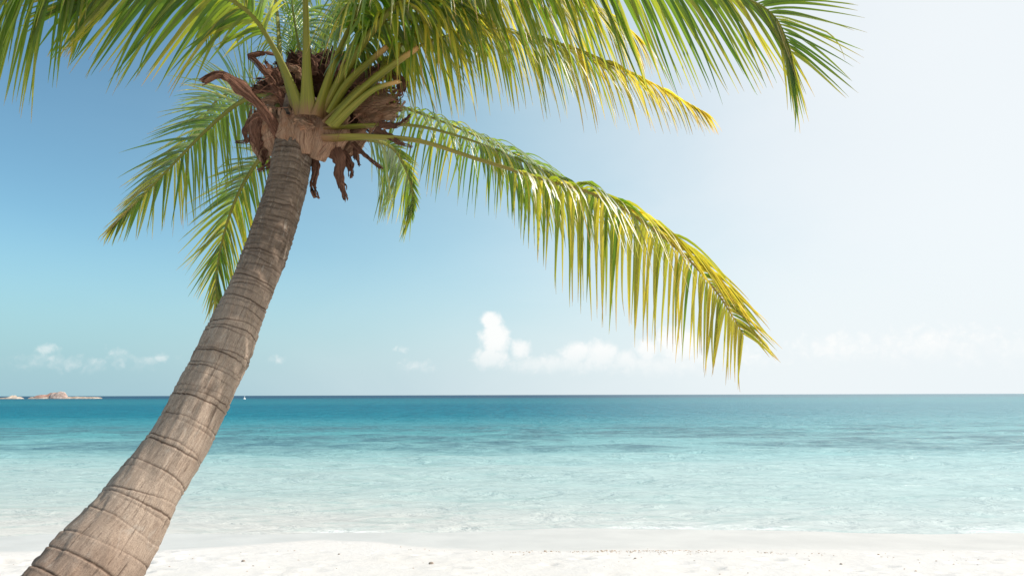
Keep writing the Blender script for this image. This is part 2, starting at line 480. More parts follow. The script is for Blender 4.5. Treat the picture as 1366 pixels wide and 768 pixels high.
def stalk_material():
    m, t, out = material('palm_stalk')
    a = t.n.new('ShaderNodeAttribute'); a.attribute_name = 'leaf'
    s, rnd, age = t.sep(a.outputs['Vector'])
    b = t.n.new('ShaderNodeAttribute'); b.attribute_name = 'blade'
    n = t.noise(t.vm('MULTIPLY', b.outputs['Vector'], (6.0, 2.2, 1.0)), 1.0, 5, 0.6)
    c = t.mix(t.mapr(n, 0.3, 0.7), (0.12, 0.135, 0.010, 1), (0.21, 0.195, 0.022, 1))
    n2 = t.noise(t.vm('MULTIPLY', b.outputs['Vector'], (14.0, 1.1, 1.0)), 1.0, 5, 0.7)
    c = t.mix(t.mapr(n2, 0.48, 0.66, 0.0, 0.7), c, (0.10, 0.075, 0.02, 1))
    c = t.mix(t.mapr(t.m('ADD', age, t.m('MULTIPLY', t.m('SUBTRACT', n, 0.5), 0.5)), 0.2, 0.9), c, (0.42, 0.24, 0.08, 1))
    c = t.mix(t.mapr(t.m('ADD', s, t.m('MULTIPLY', t.m('SUBTRACT', n, 0.5), 0.1)), 0.0, 0.06, 0.9, 0.0), c, (0.20, 0.10, 0.05, 1))
    bs = t.new('ShaderNodeBsdfPrincipled'); t.put(bs.inputs['Base Color'], c)
    bs.inputs['Roughness'].default_value = 0.5; bs.inputs['Specular IOR Level'].default_value = 0.3
    t.put(bs.inputs['Normal'], t.bump(n, 0.3, 0.01))
    t.l.new(bs.outputs[0], out.inputs[0])
    return m
M_stalk = stalk_material()

def husk_material(name, c0, c1, c2):
    m, t, out = material(name)
    b = t.n.new('ShaderNodeAttribute'); b.attribute_name = 'blade'
    fib = t.noise(t.vm('MULTIPLY', b.outputs['Vector'], (38.0, 2.6, 1.0)), 1.0, 6, 0.72, 0.6)
    geo = t.n.new('ShaderNodeNewGeometry')
    blot = t.noise(geo.outputs['Position'], 9, 4, 0.6)
    c = t.mix(t.mapr(fib, 0.3, 0.7), c0, c1)
    c = t.mix(t.mapr(blot, 0.45, 0.7), c, c2)
    c = t.mix(t.mapr(t.noise(t.vm('MULTIPLY', b.outputs['Vector'], (60.0, 3.0, 1.0)), 1.0, 4, 0.7, 1.0), 0.52, 0.62, 0.0, 0.75), c, t.mix(1.0, c, (0.32, 0.27, 0.24, 1), 'MULTIPLY'))
    bs = t.new('ShaderNodeBsdfPrincipled'); t.put(bs.inputs['Base Color'], c)
    bs.inputs['Roughness'].default_value = 0.85
    bs.inputs['Specular IOR Level'].default_value = 0.2
    t.put(bs.inputs['Normal'], t.bump(fib, 1.0, 0.02))
    t.l.new(bs.outputs[0], out.inputs[0])
    return m
M_sheath = husk_material('dry_leaf_base', (0.30, 0.165, 0.10, 1), (0.60, 0.38, 0.255, 1), (0.42, 0.21, 0.12, 1))
M_fibre = husk_material('brown_fibre', (0.035, 0.014, 0.009, 1), (0.12, 0.052, 0.03, 1), (0.065, 0.025, 0.015, 1))
M_dead = husk_material('dead_stalk', (0.12, 0.05, 0.032, 1), (0.36, 0.185, 0.12, 1), (0.18, 0.08, 0.05, 1))

# ------------------------------------------------------------------ palm: trunk
CD = 5.0
base_pt = at(-70, 985, 3.2)
palm = bpy.data.objects.new('palm_tree', None)
col.objects.link(palm)
palm.location = (base_pt.x, base_pt.y, 0.0)
palm_off = Vector(palm.location)
tag(palm, 'tall leaning coconut palm with ringed trunk rising from the white beach', 'palm tree')

def local(verts):
    if isinstance(verts, np.ndarray): return verts - np.array(palm_off)
    return [Vector(v) - palm_off for v in verts]

tr_px = [(-90, 1010, 76), (-35, 935, 73), (30, 865, 70), (80, 812, 66.5), (118, 768, 62), (153, 720, 54.5), (175, 690, 49.5), (199, 650, 43.5), (238, 590, 39),
         (270, 530, 35.3), (298, 470, 33), (321, 416, 29.5), (348, 354, 27.3), (375, 276, 25.8), (392, 198, 25.3), (399, 165, 25), (404, 130, 22)]
def tr_depth(py):
    return CD - 1.45 * max(0.0, min(1.6, (py - 165) / 603.0))
tr_pts = [at(x, y, tr_depth(y)) for x, y, r in tr_px]
NL, NR = 900, 72
TP, TL = catmull(tr_pts, NL)
Tt = tangents(TP)
# radius along the length
cum = [0.0]
for a, b in zip(tr_pts, tr_pts[1:]): cum.append(cum[-1] + (b - a).length)
rad_key = [r / F * tr_depth(y) for x, y, r in tr_px]
sN = np.linspace(0, TL, NL)
rad = np.interp(sN / TL, np.array(cum) / cum[-1], rad_key)
k = np.ones(41) / 41
rad = np.convolve(np.pad(rad, 20, mode='edge'), k, mode='valid')
# leaf scars: photo rows of the rings, wide apart low down, close together up top
rows = [736, 702, 684, 677, 664, 641, 634, 604, 599, 572, 568, 541, 536, 527, 512, 500, 496, 482, 474, 470, 452, 446, 437, 428, 420, 412]
y = 404
while y > 170:
    rows.append(y); y -= rng.uniform(4.5, 9.5)
rowpos = []
ty = [p[1] for p in tr_px][::-1]; tcum = cum[::-1]
for yy in rows: rowpos.append(float(np.interp(yy, ty, tcum)) / cum[-1] * TL)
low = rowpos[0]
while low > 0.05:
    low -= rng.uniform(0.08, 0.16); rowpos.append(low)
N0 = transport(Tt, Vector((0, -1, 0)), 0)
ang = np.linspace(0, 2 * np.pi, NR, endpoint=False)
S2, A2 = np.meshgrid(sN, ang, indexing='ij')
disp = np.zeros_like(S2); scar = np.zeros_like(S2)
rr = np.random.default_rng(5)
for sp in rowpos:
    upper = np.clip((sp / TL - 0.45) / 0.4, 0, 1)
    tilt = rr.normal(0, 0.013) * (1 - 0.4 * upper); ph = rr.uniform(0, 6.28)
    wav = tilt * np.cos(A2 - ph) + rr.normal(0, 0.004) * np.cos(2 * A2 + ph) + 0.0025 * np.sin(7 * A2 + ph * 3) * rr.uniform(0, 1) + 0.003 * np.sin(3 * A2 + ph * 2)
    dd = S2 - (sp + wav)
    w = 0.0052 if upper < 0.5 else 0.0046
    part = 0.55 + 0.45 * np.cos(A2 * rr.integers(1, 3) + rr.uniform(0, 6.28))
    stg = rr.uniform(0.35, 1.0)
    groove = np.exp(-(dd / w) ** 2) * stg * (0.45 + 0.55 * part)
    lip = np.exp(-((dd + 0.013) / 0.010) ** 2)
    disp += -0.0065 * groove + (0.0024 + 0.0026 * upper) * lip * stg
    scar = np.maximum(scar, groove)
# slow lumps and fine roughness
for kx in range(26):
    fa = rr.integers(1, 7); fs = rr.uniform(0.6, 6); ph = rr.uniform(0, 6.28)
    disp += 0.0021 * np.sin(fa * A2 + fs * S2 * 2.2 + ph) / (1 + 0.25 * fa)
for kx in range(60):
    fa = rr.integers(8, 34); fs = rr.uniform(2, 16); ph = rr.uniform(0, 6.28)
    disp += 0.0006 * np.sin(fa * A2 + fs * S2 * 3.0 + ph + 1.5 * np.sin(S2 * rr.uniform(2, 9) + ph))
disp *= np.clip(rad[:, None] / 0.15, 0.7, 1.6)
# a swollen fold near the foot
disp += 0.02 * np.exp(-((S2 - np.interp(742, ty, tcum)) / 0.10) ** 2) * np.clip(np.cos(A2 - 0.4), 0, 1)
Pn = np.array([tuple(p) for p in TP]); Nn = np.array([tuple(n) for n in N0]); Tn = np.array([tuple(v) for v in Tt])
Bn = np.cross(Tn, Nn)
rad2 = rad[:, None] + disp
V = Pn[:, None, :] + rad2[..., None] * (np.cos(A2)[..., None] * Nn[:, None, :] + np.sin(A2)[..., None] * Bn[:, None, :])
idx = np.arange(NL * NR).reshape(NL, NR)
Fc = np.stack([idx[:-1], np.roll(idx, -1, 1)[:-1], np.roll(idx, -1, 1)[1:], idx[1:]], -1).reshape(-1, 4)

M_trunk, t, out = material('palm_bark')
at_ = t.n.new('ShaderNodeAttribute'); at_.attribute_name = 'bark'
ba, bsn, bsc = t.sep(at_.outputs['Vector'])      # around, along (m), scar
geo = t.n.new('ShaderNodeNewGeometry'); P = geo.outputs['Position']
cyl = t.comb(t.m('SINE', ba), t.m('COSINE', ba), 0.0)
vec = t.vm('ADD', t.vm('MULTIPLY', cyl, (1.0, 1.0, 0.0)), t.comb(0.0, 0.0, bsn))
fib = t.m('ADD', t.m('MULTIPLY', t.noise(t.vm('MULTIPLY', vec, (34.0, 34.0, 22.0)), 1.0, 6, 0.78, 0.5), 0.5), t.m('MULTIPLY', t.noise(t.vm('MULTIPLY', vec, (30.0, 30.0, 150.0)), 1.0, 5, 0.8, 0.4), 0.5))
ringy = t.noise(t.vm('MULTIPLY', vec, (1.5, 1.5, 55.0)), 1.0, 4, 0.6, 0.3)
blot = t.noise(P, 5.0, 5, 0.6)
crack = t.mapr(t.noise(t.vm('MULTIPLY', vec, (17.0, 17.0, 4.0)), 1.0, 5, 0.65, 0.6), 0.60, 0.70)
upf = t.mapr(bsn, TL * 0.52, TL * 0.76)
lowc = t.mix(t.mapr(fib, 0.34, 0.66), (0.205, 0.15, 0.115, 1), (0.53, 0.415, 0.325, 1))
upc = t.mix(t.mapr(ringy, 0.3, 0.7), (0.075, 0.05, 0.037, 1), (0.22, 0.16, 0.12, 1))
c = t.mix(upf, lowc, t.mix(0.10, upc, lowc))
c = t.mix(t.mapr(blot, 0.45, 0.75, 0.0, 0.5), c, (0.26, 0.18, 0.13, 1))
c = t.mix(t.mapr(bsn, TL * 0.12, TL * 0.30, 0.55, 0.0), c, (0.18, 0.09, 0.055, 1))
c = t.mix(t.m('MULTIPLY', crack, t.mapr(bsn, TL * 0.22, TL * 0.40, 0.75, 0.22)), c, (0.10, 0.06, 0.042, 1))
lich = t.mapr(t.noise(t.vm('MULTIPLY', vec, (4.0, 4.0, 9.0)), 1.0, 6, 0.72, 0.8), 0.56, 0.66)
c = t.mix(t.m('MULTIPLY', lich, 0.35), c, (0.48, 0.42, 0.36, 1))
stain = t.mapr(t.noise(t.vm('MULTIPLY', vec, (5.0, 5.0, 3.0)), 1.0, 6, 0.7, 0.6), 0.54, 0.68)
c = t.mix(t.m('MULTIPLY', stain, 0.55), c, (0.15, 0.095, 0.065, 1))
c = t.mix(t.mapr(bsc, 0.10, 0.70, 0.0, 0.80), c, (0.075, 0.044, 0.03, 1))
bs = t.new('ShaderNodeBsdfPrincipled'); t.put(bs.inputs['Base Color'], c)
bs.inputs['Roughness'].default_value = 0.88
bs.inputs['Specular IOR Level'].default_value = 0.2
hh = t.m('ADD', t.m('MULTIPLY', fib, 0.8), t.m('SUBTRACT', t.m('MULTIPLY', ringy, t.mapr(upf, 0, 1, 0.15, 0.7)), t.m('MULTIPLY', crack, 0.5)))
t.put(bs.inputs['Normal'], t.bump(hh, 0.7, 0.016))
t.l.new(bs.outputs[0], out.inputs[0])
bark = np.stack([A2, S2, scar], -1)
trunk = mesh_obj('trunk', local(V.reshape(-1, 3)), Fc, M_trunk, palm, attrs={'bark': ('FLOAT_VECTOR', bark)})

# ------------------------------------------------------------------ palm: fronds
def frond(path, start=0.22, Lmax=0.72, n=74, age=0.2, droop=1.0, w_base=0.052, width=0.040, seed=1, vee=0.25,
          fwd=(78, 24), tip_len=0.42, thin=1.0, side_len=(1.0, 1.0), age_tip=0.0, mid=0.6, up=None, gap=0.0, face=(0.0, 0.0), droop_tip=None, fwd_under=None):
    r = random.Random(seed)
    pts = [at(*p) for p in path]
    M = 120
    P, L = catmull(pts, M)
    T = tangents(P)
    i0 = int(M * mid)
    N = transport(T, Vector(up) if up else Vector((0, 0, 1)), i0)
    if max(face) > 0:                       # the blade turns its underside towards the beach
        for i in range(M):
            kf = face[0] + (face[1] - face[0]) * i / (M - 1)
            v = N[i] * (1 - kf) + Vector((0, 1, 0.15)) * kf
            N[i] = (v - T[i] * v.dot(T[i])).normalized()
    # stalk: half-round, wide where it grips the trunk, hair-thin at the tip
    V, Fs, A, B = [], [], [], []
    K = 12
    for i in range(M):
        s = i / (M - 1)
        hw = w_base * (0.30 + 0.70 * math.exp(-s * 9.0)) * (1 - s) ** 0.75 * thin + 0.0022
        hh = hw * (0.62 if s > 0.12 else 0.62 - 0.2 * (1 - s / 0.12))
        S = T[i].cross(N[i])
        for k in range(K):
            a = 2 * math.pi * k / K
            ca, sa = math.cos(a), math.sin(a)
            up_ = sa * hh if sa < 0 else sa * hh * 0.35
            V.append(P[i] + S * (ca * hw) + N[i] * up_)
            A.append((s, seed * 0.37 % 1, age + age_tip * s * 0.6)); B.append((ca, s * L, seed * 3.1))
    for i in range(M - 1):
        for k in range(K):
            Fs.append((i * K + k, i * K + (k + 1) % K, (i + 1) * K + (k + 1) % K, (i + 1) * K + k))
    st = mesh_obj('frond', local(V), Fs, M_stalk, palm, attrs={'leaf': ('FLOAT_VECTOR', A), 'blade': ('FLOAT_VECTOR', B)})
    # leaflets, both sides
    V, Fs, A, B = [], [], [], []
    down = Vector((0, 0, -1))
    SEG = 11
    for side in (-1, 1):
        sway = 0.0
        for j in range(n):
            u = (j + r.uniform(-0.3, 0.3)) / (n - 1)
            u = min(1.0, max(0.0, u))
            if gap and r.random() < gap: continue
            s = start + (1 - start) * u * 0.995
            fi = s * (M - 1); i = min(M - 2, int(fi)); q = fi - i
            p = P[i].lerp(P[i + 1], q); tv = T[i].lerp(T[i + 1], q).normalized(); nv = N[i].lerp(N[i + 1], q).normalized()
            sv = tv.cross(nv) * side
            sway = sway * 0.75 + r.gauss(0, 1) * 0.5
            fw = fwd_under if (fwd_under and side < 0) else fwd
            a = R(fw[0] + (fw[1] - fw[0]) * u ** 1.1 + r.gauss(0, 4.0) + sway * 3.0)
            b = vee + r.gauss(0, 0.13)
            d = tv * math.cos(a) + (sv * math.cos(b) + nv * math.sin(b)) * math.sin(a)
            prof = (0.42 + 0.58 * min(1, u / 0.22) ** 0.8) if u < 0.22 else 1.0
            if u > 0.45: prof = 1.0 + (tip_len - 1.0) * ((u - 0.45) / 0.55) ** 1.25
            Lf = Lmax * prof * r.uniform(0.86, 1.06) * side_len[0 if side < 0 else 1]
            if r.random() < 0.05: Lf *= r.uniform(0.45, 0.8)
            dr = (droop + ((droop * 0.55 if droop_tip is None else droop_tip) - droop) * u) * r.uniform(0.75, 1.35)
            wv = (tv - d * tv.dot(d)).normalized()
            tw = r.gauss(0, 0.35) + side * 0.25
            rnd = min(1, max(0, r.gauss(0.5, 0.24)))
            ag = age + age_tip * u + (0.35 if r.random() < 0.04 else 0) + sway * 0.03
            hw0 = width * 0.38 * (0.75 + 0.25 * math.sin(math.pi * min(1, u + 0.2))) * r.uniform(0.82, 1.12)
            pos_ = p.copy()
            b0 = len(V)
            step = Lf / SEG
            kink = r.uniform(0.55, 0.95) if r.random() < 0.10 else 2
            fold = R(r.uniform(18, 38))
            for kx in range(SEG + 1):
                tt = kx / SEG
                wv2 = (wv - d * wv.dot(d))
                wv2 = wv2.normalized() if wv2.length > 1e-4 else tv
                nn = d.cross(wv2)
                if nn.dot(nv) < 0: nn = -nn
                ca, sa = math.cos(tw * tt), math.sin(tw * tt)
                wa = wv2 * ca + nn * sa; na = nn * ca - wv2 * sa
                hw = hw0 * (min(1, 0.35 + tt / 0.12)) * (1 - tt ** 1.7) + 0.0006
                for side_k in (-1, 0, 1):
                    v = pos_ + wa * (side_k * hw * math.cos(fold)) - na * (abs(side_k) * hw * math.sin(fold))
                    V.append(v); A.append((tt, rnd, ag)); B.append((side_k * 0.5, tt * Lf * 3, rnd))
                g = dr * (0.30 * math.exp(-((tt - 0.16) / 0.20) ** 2) + 0.09)
                d = d + down * (g * (1.0 - 0.25 * abs(d.z)))
                if tt > kink: d = d + down * 0.35 + sv * r.uniform(-.2, .2)
                d = (d + Vector((r.gauss(0, .012), r.gauss(0, .012), 0))).normalized()
                pos_ = pos_ + d * step
            for kx in range(SEG):
                o = b0 + kx * 3
                Fs.append((o, o + 1, o + 4, o + 3)); Fs.append((o + 1, o + 2, o + 5, o + 4))
    mesh_obj('leaflets', local(V), Fs, M_leaf, st, attrs={'leaf': ('FLOAT_VECTOR', A), 'blade': ('FLOAT_VECTOR', B)})
    return st

# long frond drooping to the right, over the sea
frond([(432, 184, 4.80), (490, 182, 4.78), (560, 188, 4.78), (640, 213, 4.78), (722, 238, 4.78), (790, 258, 4.76), (850, 290, 4.75), (910, 338, 4.74), (955, 388, 4.74), (992, 446, 4.75)],
      start=0.40, Lmax=0.80, n=78, age=0.32, age_tip=0.40, droop=1.8, seed=11, width=0.038, vee=0.05, fwd=(66, 40), tip_len=0.46, face=(0.0, 1.0), w_base=0.06, droop_tip=0.30, side_len=(1.0, 0.85), fwd_under=(88, 38))
# green stalk just above it
frond([(432, 172, 4.82), (485, 167, 4.86), (550, 167, 4.95), (620, 184, 5.07), (690, 212, 5.12), (760, 243, 5.18), (830, 276, 5.25), (880, 312, 5.3)],
      start=0.42, Lmax=0.58, n=70, age=0.12, age_tip=0.25, droop=1.4, seed=12, width=0.040, w_base=0.055, fwd=(62, 22))
# frond behind, its crest running down to the right
frond([(470, 150, 5.15), (520, 140, 5.3), (580, 158, 5.5), (650, 188, 5.7), (720, 222, 5.9), (790, 262, 6.05)],
      start=0.16, Lmax=0.66, n=76, age=0.10, droop=1.1, seed=13, width=0.032, fwd=(100, 34))
# small frond hanging behind the trunk's right side
frond([(450, 190, 5.15), (492, 186, 5.4), (526, 200, 5.75), (545, 236, 6.1), (551, 266, 6.22), (549, 288, 6.3)],
      start=0.22, Lmax=0.74, n=64, age=0.08, droop=0.35, seed=14, width=0.027, side_len=(1.0, 0.30), fwd=(48, 16), face=(0.9, 0.9), tip_len=0.35)
# left frond reaching down to the left
frond([(388, 158, 4.98), (356, 126, 5.05), (318, 138, 5.2), (275, 174, 5.3), (230, 220, 5.4), (190, 262, 5.48), (150, 303, 5.55)],
      start=0.16, Lmax=0.60, n=70, age=0.06, age_tip=0.35, droop=0.32, seed=15, width=0.030, fwd=(60, 8), vee=0.3, tip_len=0.30, face=(0.9, 0.9))
# lower left frond
frond([(392, 190, 5.1), (362, 198, 5.25), (335, 228, 5.45), (312, 272, 5.6), (297, 320, 5.7), (289, 365, 5.78), (288, 408, 5.82)],
      start=0.16, Lmax=0.58, n=74, age=0.14, age_tip=0.25, droop=0.25, seed=16, width=0.028, fwd=(48, 14), vee=0.15, tip_len=0.32, face=(0.9, 0.9), side_len=(1.0, 1.0))
# upper left frond, leaflets fanned over the top of the frame
frond([(402, 152, 4.78), (388, 112, 4.7), (364, 62, 4.62), (330, 15, 4.55), (275, -14, 4.5), (205, -24, 4.45), (145, -14, 4.4), (95, 10, 4.4)],
      start=0.30, Lmax=0.80, n=68, age=0.10, age_tip=0.15, droop=0.45, seed=17, width=0.042, fwd=(60, 16), vee=0.1, w_base=0.058, face=(0.55, 0.65))
# frond in the top left corner
frond([(396, 148, 4.86), (368, 70, 4.8), (310, -20, 4.6), (220, -62, 4.45), (130, -60, 4.3), (55, -32, 4.2), (0, 10, 4.15), (-40, 70, 4.15)],
      start=0.63, Lmax=0.86, n=46, age=0.06, age_tip=0.10, droop=1.6, seed=18, width=0.040, fwd=(70, 24), w_base=0.06)
# upright stalks through the middle of the crown
frond([(411, 152, 4.74), (409, 90, 4.62), (408, 20, 4.45), (404, -60, 4.2), (395, -130, 3.95), (380, -170, 3.6), (360, -160, 3.3)],
      start=0.40, Lmax=0.62, n=60, age=0.08, droop=0.9, seed=19, width=0.036, up=(0, 0.7, 0.7), w_base=0.062)
frond([(424, 154, 4.76), (440, 100, 4.7), (465, 40, 4.65), (495, -18, 4.55), (540, -60, 4.5), (610, -80, 4.4), (690, -70, 4.3), (770, -40, 4.25)],
      start=0.26, Lmax=0.90, n=96, age=0.18, age_tip=0.2, droop=1.3, seed=20, width=0.046, w_base=0.064)
# fronds arching right over the top of the picture
frond([(432, 164, 4.78), (480, 118, 4.78), (545, 68, 4.85), (640, 40, 4.95), (740, 58, 5.05), (830, 92, 5.15), (890, 122, 5.2), (946, 153, 5.25)],
      start=0.30, Lmax=0.62, n=80, age=0.22, age_tip=0.65, droop=1.2, seed=21, width=0.036, tip_len=0.3, fwd=(60, 10), w_base=0.055)
frond([(430, 156, 4.8), (470, 80, 4.7), (520, 15, 4.6), (590, -35, 4.45), (680, -50, 4.35), (780, -42, 4.3), (870, -26, 4.25), (945, -14, 4.25), (1000, 0, 4.25), (1036, 26, 4.25), (1056, 72, 4.25)],
      start=0.24, Lmax=0.84, n=128, age=0.13, age_tip=0.1, droop=0.8, seed=22, width=0.037, fwd=(74, 46), tip_len=0.58, w_base=0.060, face=(0.15, 1.0), droop_tip=0.12, fwd_under=(74, 14))
frond([(436, 160, 4.9), (500, 95, 4.92), (570, 30, 4.95), (650, -12, 5.0), (730, -10, 5.0), (800, 12, 5.02), (850, 50, 5.05)],
      start=0.22, Lmax=0.86, n=92, age=0.28, age_tip=0.3, droop=1.3, seed=23, width=0.042, fwd=(66, 24), w_base=0.06)
frond([(428, 158, 4.82), (455, 96, 4.78), (495, 45, 4.74), (540, 15, 4.7), (590, 5, 4.68), (640, 20, 4.66)],
      start=0.30, Lmax=0.72, n=70, age=0.12, age_tip=0.2, droop=1.1, seed=28, width=0.038, fwd=(70, 24), w_base=0.05)
# fronds at the back of the crown, seen through the stalks
frond([(415, 140, 5.2), (425, 80, 5.4), (445, 20, 5.6), (480, -30, 5.8), (530, -50, 6.0), (590, -35, 6.2), (640, 10, 6.35)],
      start=0.22, Lmax=0.75, n=76, age=0.05, droop=1.25, seed=24, width=0.036)
frond([(395, 140, 5.15), (375, 80, 5.35), (370, 20, 5.6), (360, -30, 5.85), (330, -45, 6.1), (295, -20, 6.3), (275, 30, 6.45)],
      start=0.22, Lmax=0.72, n=72, age=0.03, droop=1.1, seed=25, width=0.034)
frond([(412, 142, 5.2), (405, 90, 5.35), (395, 40, 5.5), (390, -5, 5.7), (400, -30, 5.95), (425, -20, 6.2)],
      start=0.25, Lmax=0.70, n=64, age=0.04, droop=0.9, seed=29, width=0.034, face=(0.6, 0.6))
frond([(380, 165, 5.15), (350, 140, 5.35), (325, 122, 5.6), (298, 128, 5.9), (276, 150, 6.15), (262, 182, 6.3)],
      start=0.2, Lmax=0.58, n=56, age=0.03, droop=0.5, seed=27, width=0.026, face=(0.7, 0.7))

# ------------------------------------------------------------------ palm: dry sheaths, fibre, stubs
def strip(name, path, widths, mat, seed, curl=0.5, thick=0.006, normal=None, ragged=0.15, label=None, twist=0.0, shred=True):
    r = random.Random(seed)
    pts = [at(*p) for p in path]
    M, K = 30, 15
    cut = [M - 1 - int(max(0.0, r.gauss(0.10, 0.16)) * M) for _ in range(K)] if shred else [M - 1] * K
    rib = [r.gauss(0, 1) for _ in range(K)]
    P, L = catmull(pts, M); T = tangents(P)
    c0 = at(*path[0]); axis = at(415, 150, CD)
    nrm = Vector(normal) if normal else (c0 - axis)
    if nrm.length < 1e-3: nrm = Vector((0, -1, 0))
    N = transport(T, nrm.normalized(), 0)
    ws = np.interp(np.linspace(0, 1, M), np.linspace(0, 1, len(widths)), widths)
    top, bot, B = [], [], []
    seedv = Vector((seed * 1.7, seed * 0.9, 0))
    for i in range(M):
        s = i / (M - 1)
        n_ = N[i]; S = T[i].cross(n_)
        ca, sa = math.cos(twist * s), math.sin(twist * s)
        S, n_ = S * ca + n_ * sa, n_ * ca - S * sa
        for k in range(K):
            v = k / (K - 1) * 2 - 1
            w = ws[i] * (1 + ragged * mnoise.noise(Vector((s * 9, v * 2, 0)) + seedv))
            ang_ = v * curl
            off = S * (math.sin(ang_) / max(curl, .05) * w) + n_ * (-(1 - math.cos(ang_)) / max(curl, .05) * w)
            rough = mnoise.noise(Vector((s * 6, v * 3, 1)) + seedv) * 0.014 + mnoise.noise(Vector((s * 20, v * 9, 4)) + seedv) * 0.005
            tear = 0.0
            if s > 0.7: tear = (s - 0.7) * mnoise.noise(Vector((v * 6, 2, 7)) + seedv) * 0.35 * L
            p = P[i] + off + n_ * (rough + rib[k] * 0.0035 * (0.4 + s)) + T[i] * tear + S * (rib[(k * 7 + 3) % K] * 0.010 * max(0.0, s - 0.45))
            top.append(p); bot.append(p - n_ * thick * (1.2 - s * 0.6)); B.append((v * 0.5, s * L * 3, seed * 1.3))
    V = top + bot; n = len(top); Fs = []
    for i in range(M - 1):
        for k in range(K - 1):
            if i >= cut[k]: continue
            a, b, c, d = i * K + k, i * K + k + 1, (i + 1) * K + k + 1, (i + 1) * K + k
            Fs.append((a, b, c, d)); Fs.append((n + d, n + c, n + b, n + a))
        for k in (0, K - 1):
            if i >= cut[min(k, K - 2)]: continue
            a, d = i * K + k, (i + 1) * K + k
            Fs.append((a, d, n + d, n + a) if k == 0 else (d, a, n + a, n + d))
    for k in range(K - 1):
        a, b = k, k + 1; Fs.append((b, a, n + a, n + b))
        if cut[k] < M - 1: continue
        a, b = (M - 1) * K + k, (M - 1) * K + k + 1; Fs.append((a, b, n + b, n + a))
    o = mesh_obj(name, local(V), Fs, mat, palm, attrs={'blade': ('FLOAT_VECTOR', B + B)})
    if label: o['label'] = label
    return o

# fibre core: a rough lumpy mass from which everything grows
def core():
    c = at(436, 128, 5.30); ax = Vector((0.40, 0.32, 0.24))
    nu, nv = 120, 70; V, Fs, B = [], [], []
    for i in range(nv + 1):
        th = math.pi * i / nv
        for j in range(nu):
            ph = 2 * math.pi * j / nu
            d = Vector((math.sin(th) * math.cos(ph), math.sin(th) * math.sin(ph), math.cos(th)))
            k = 1 + 0.22 * mnoise.noise(d * 3.1) + 0.16 * mnoise.noise(d * 8 + Vector((3, 1, 0))) + 0.10 * mnoise.noise(Vector((d.x * 22, d.y * 22, d.z * 6)))
            V.append(c + Vector((d.x * ax.x, d.y * ax.y, d.z * ax.z)) * k); B.append((ph * 1.6, th, 0.0))
    for i in range(nv):
        for j in range(nu):
            Fs.append((i * nu + j, (i + 1) * nu + j, (i + 1) * nu + (j + 1) % nu, i * nu + (j + 1) % nu))
    mesh_obj('fibre_core', local(V), Fs, M_fibre, palm, attrs={'blade': ('FLOAT_VECTOR', B)})
core()

# tan leaf bases wrapping the top of the trunk
collar = [
    ([(402, 205, 4.80), (402, 180, 4.79), (400, 155, 4.80), (396, 132, 4.86)], [.12, .14, .12, .05]),
    ([(372, 208, 4.92), (366, 185, 4.86), (362, 165, 4.86), (356, 140, 4.9)], [.08, .12, .10, .05]),
    ([(432, 207, 4.90), (438, 188, 4.84), (445, 168, 4.83), (452, 145, 4.86)], [.08, .12, .11, .06]),
    ([(418, 212, 4.82), (424, 190, 4.79), (428, 170, 4.79), (430, 148, 4.84)], [.07, .11, .10, .05]),
    ([(385, 208, 4.84), (384, 186, 4.80), (382, 166, 4.80), (376, 140, 4.86)], [.08, .11, .09, .05]),
    ([(352, 215, 5.00), (344, 190, 4.95), (340, 165, 4.95), (345, 140, 5.0)], [.04, .07, .08, .05]),
    ([(455, 205, 4.98), (468, 190, 4.90), (478, 172, 4.90), (490, 150, 4.95)], [.05, .09, .10, .07]),
    ([(480, 166, 4.9), (505, 156, 4.88), (522, 150, 4.88), (534, 150, 4.9)], [.04, .06, .07, .04]),
    ([(470, 148, 4.95), (500, 138, 4.93), (525, 132, 4.95), (538, 120, 5.0)], [.06, .10, .10, .06]),
    ([(420, 168, 4.77), (408, 164, 4.73), (396, 160, 4.72), (390, 166, 4.70)], [.03, .05, .045, .02]),
]
for i, (p, w) in enumerate(collar):
    strip('leaf_base', p, w, M_sheath, 40 + i, curl=0.9, thick=0.007, normal=(0, -1, 0.1), ragged=0.25 if i < 7 else 0.5, shred=i >= 4)

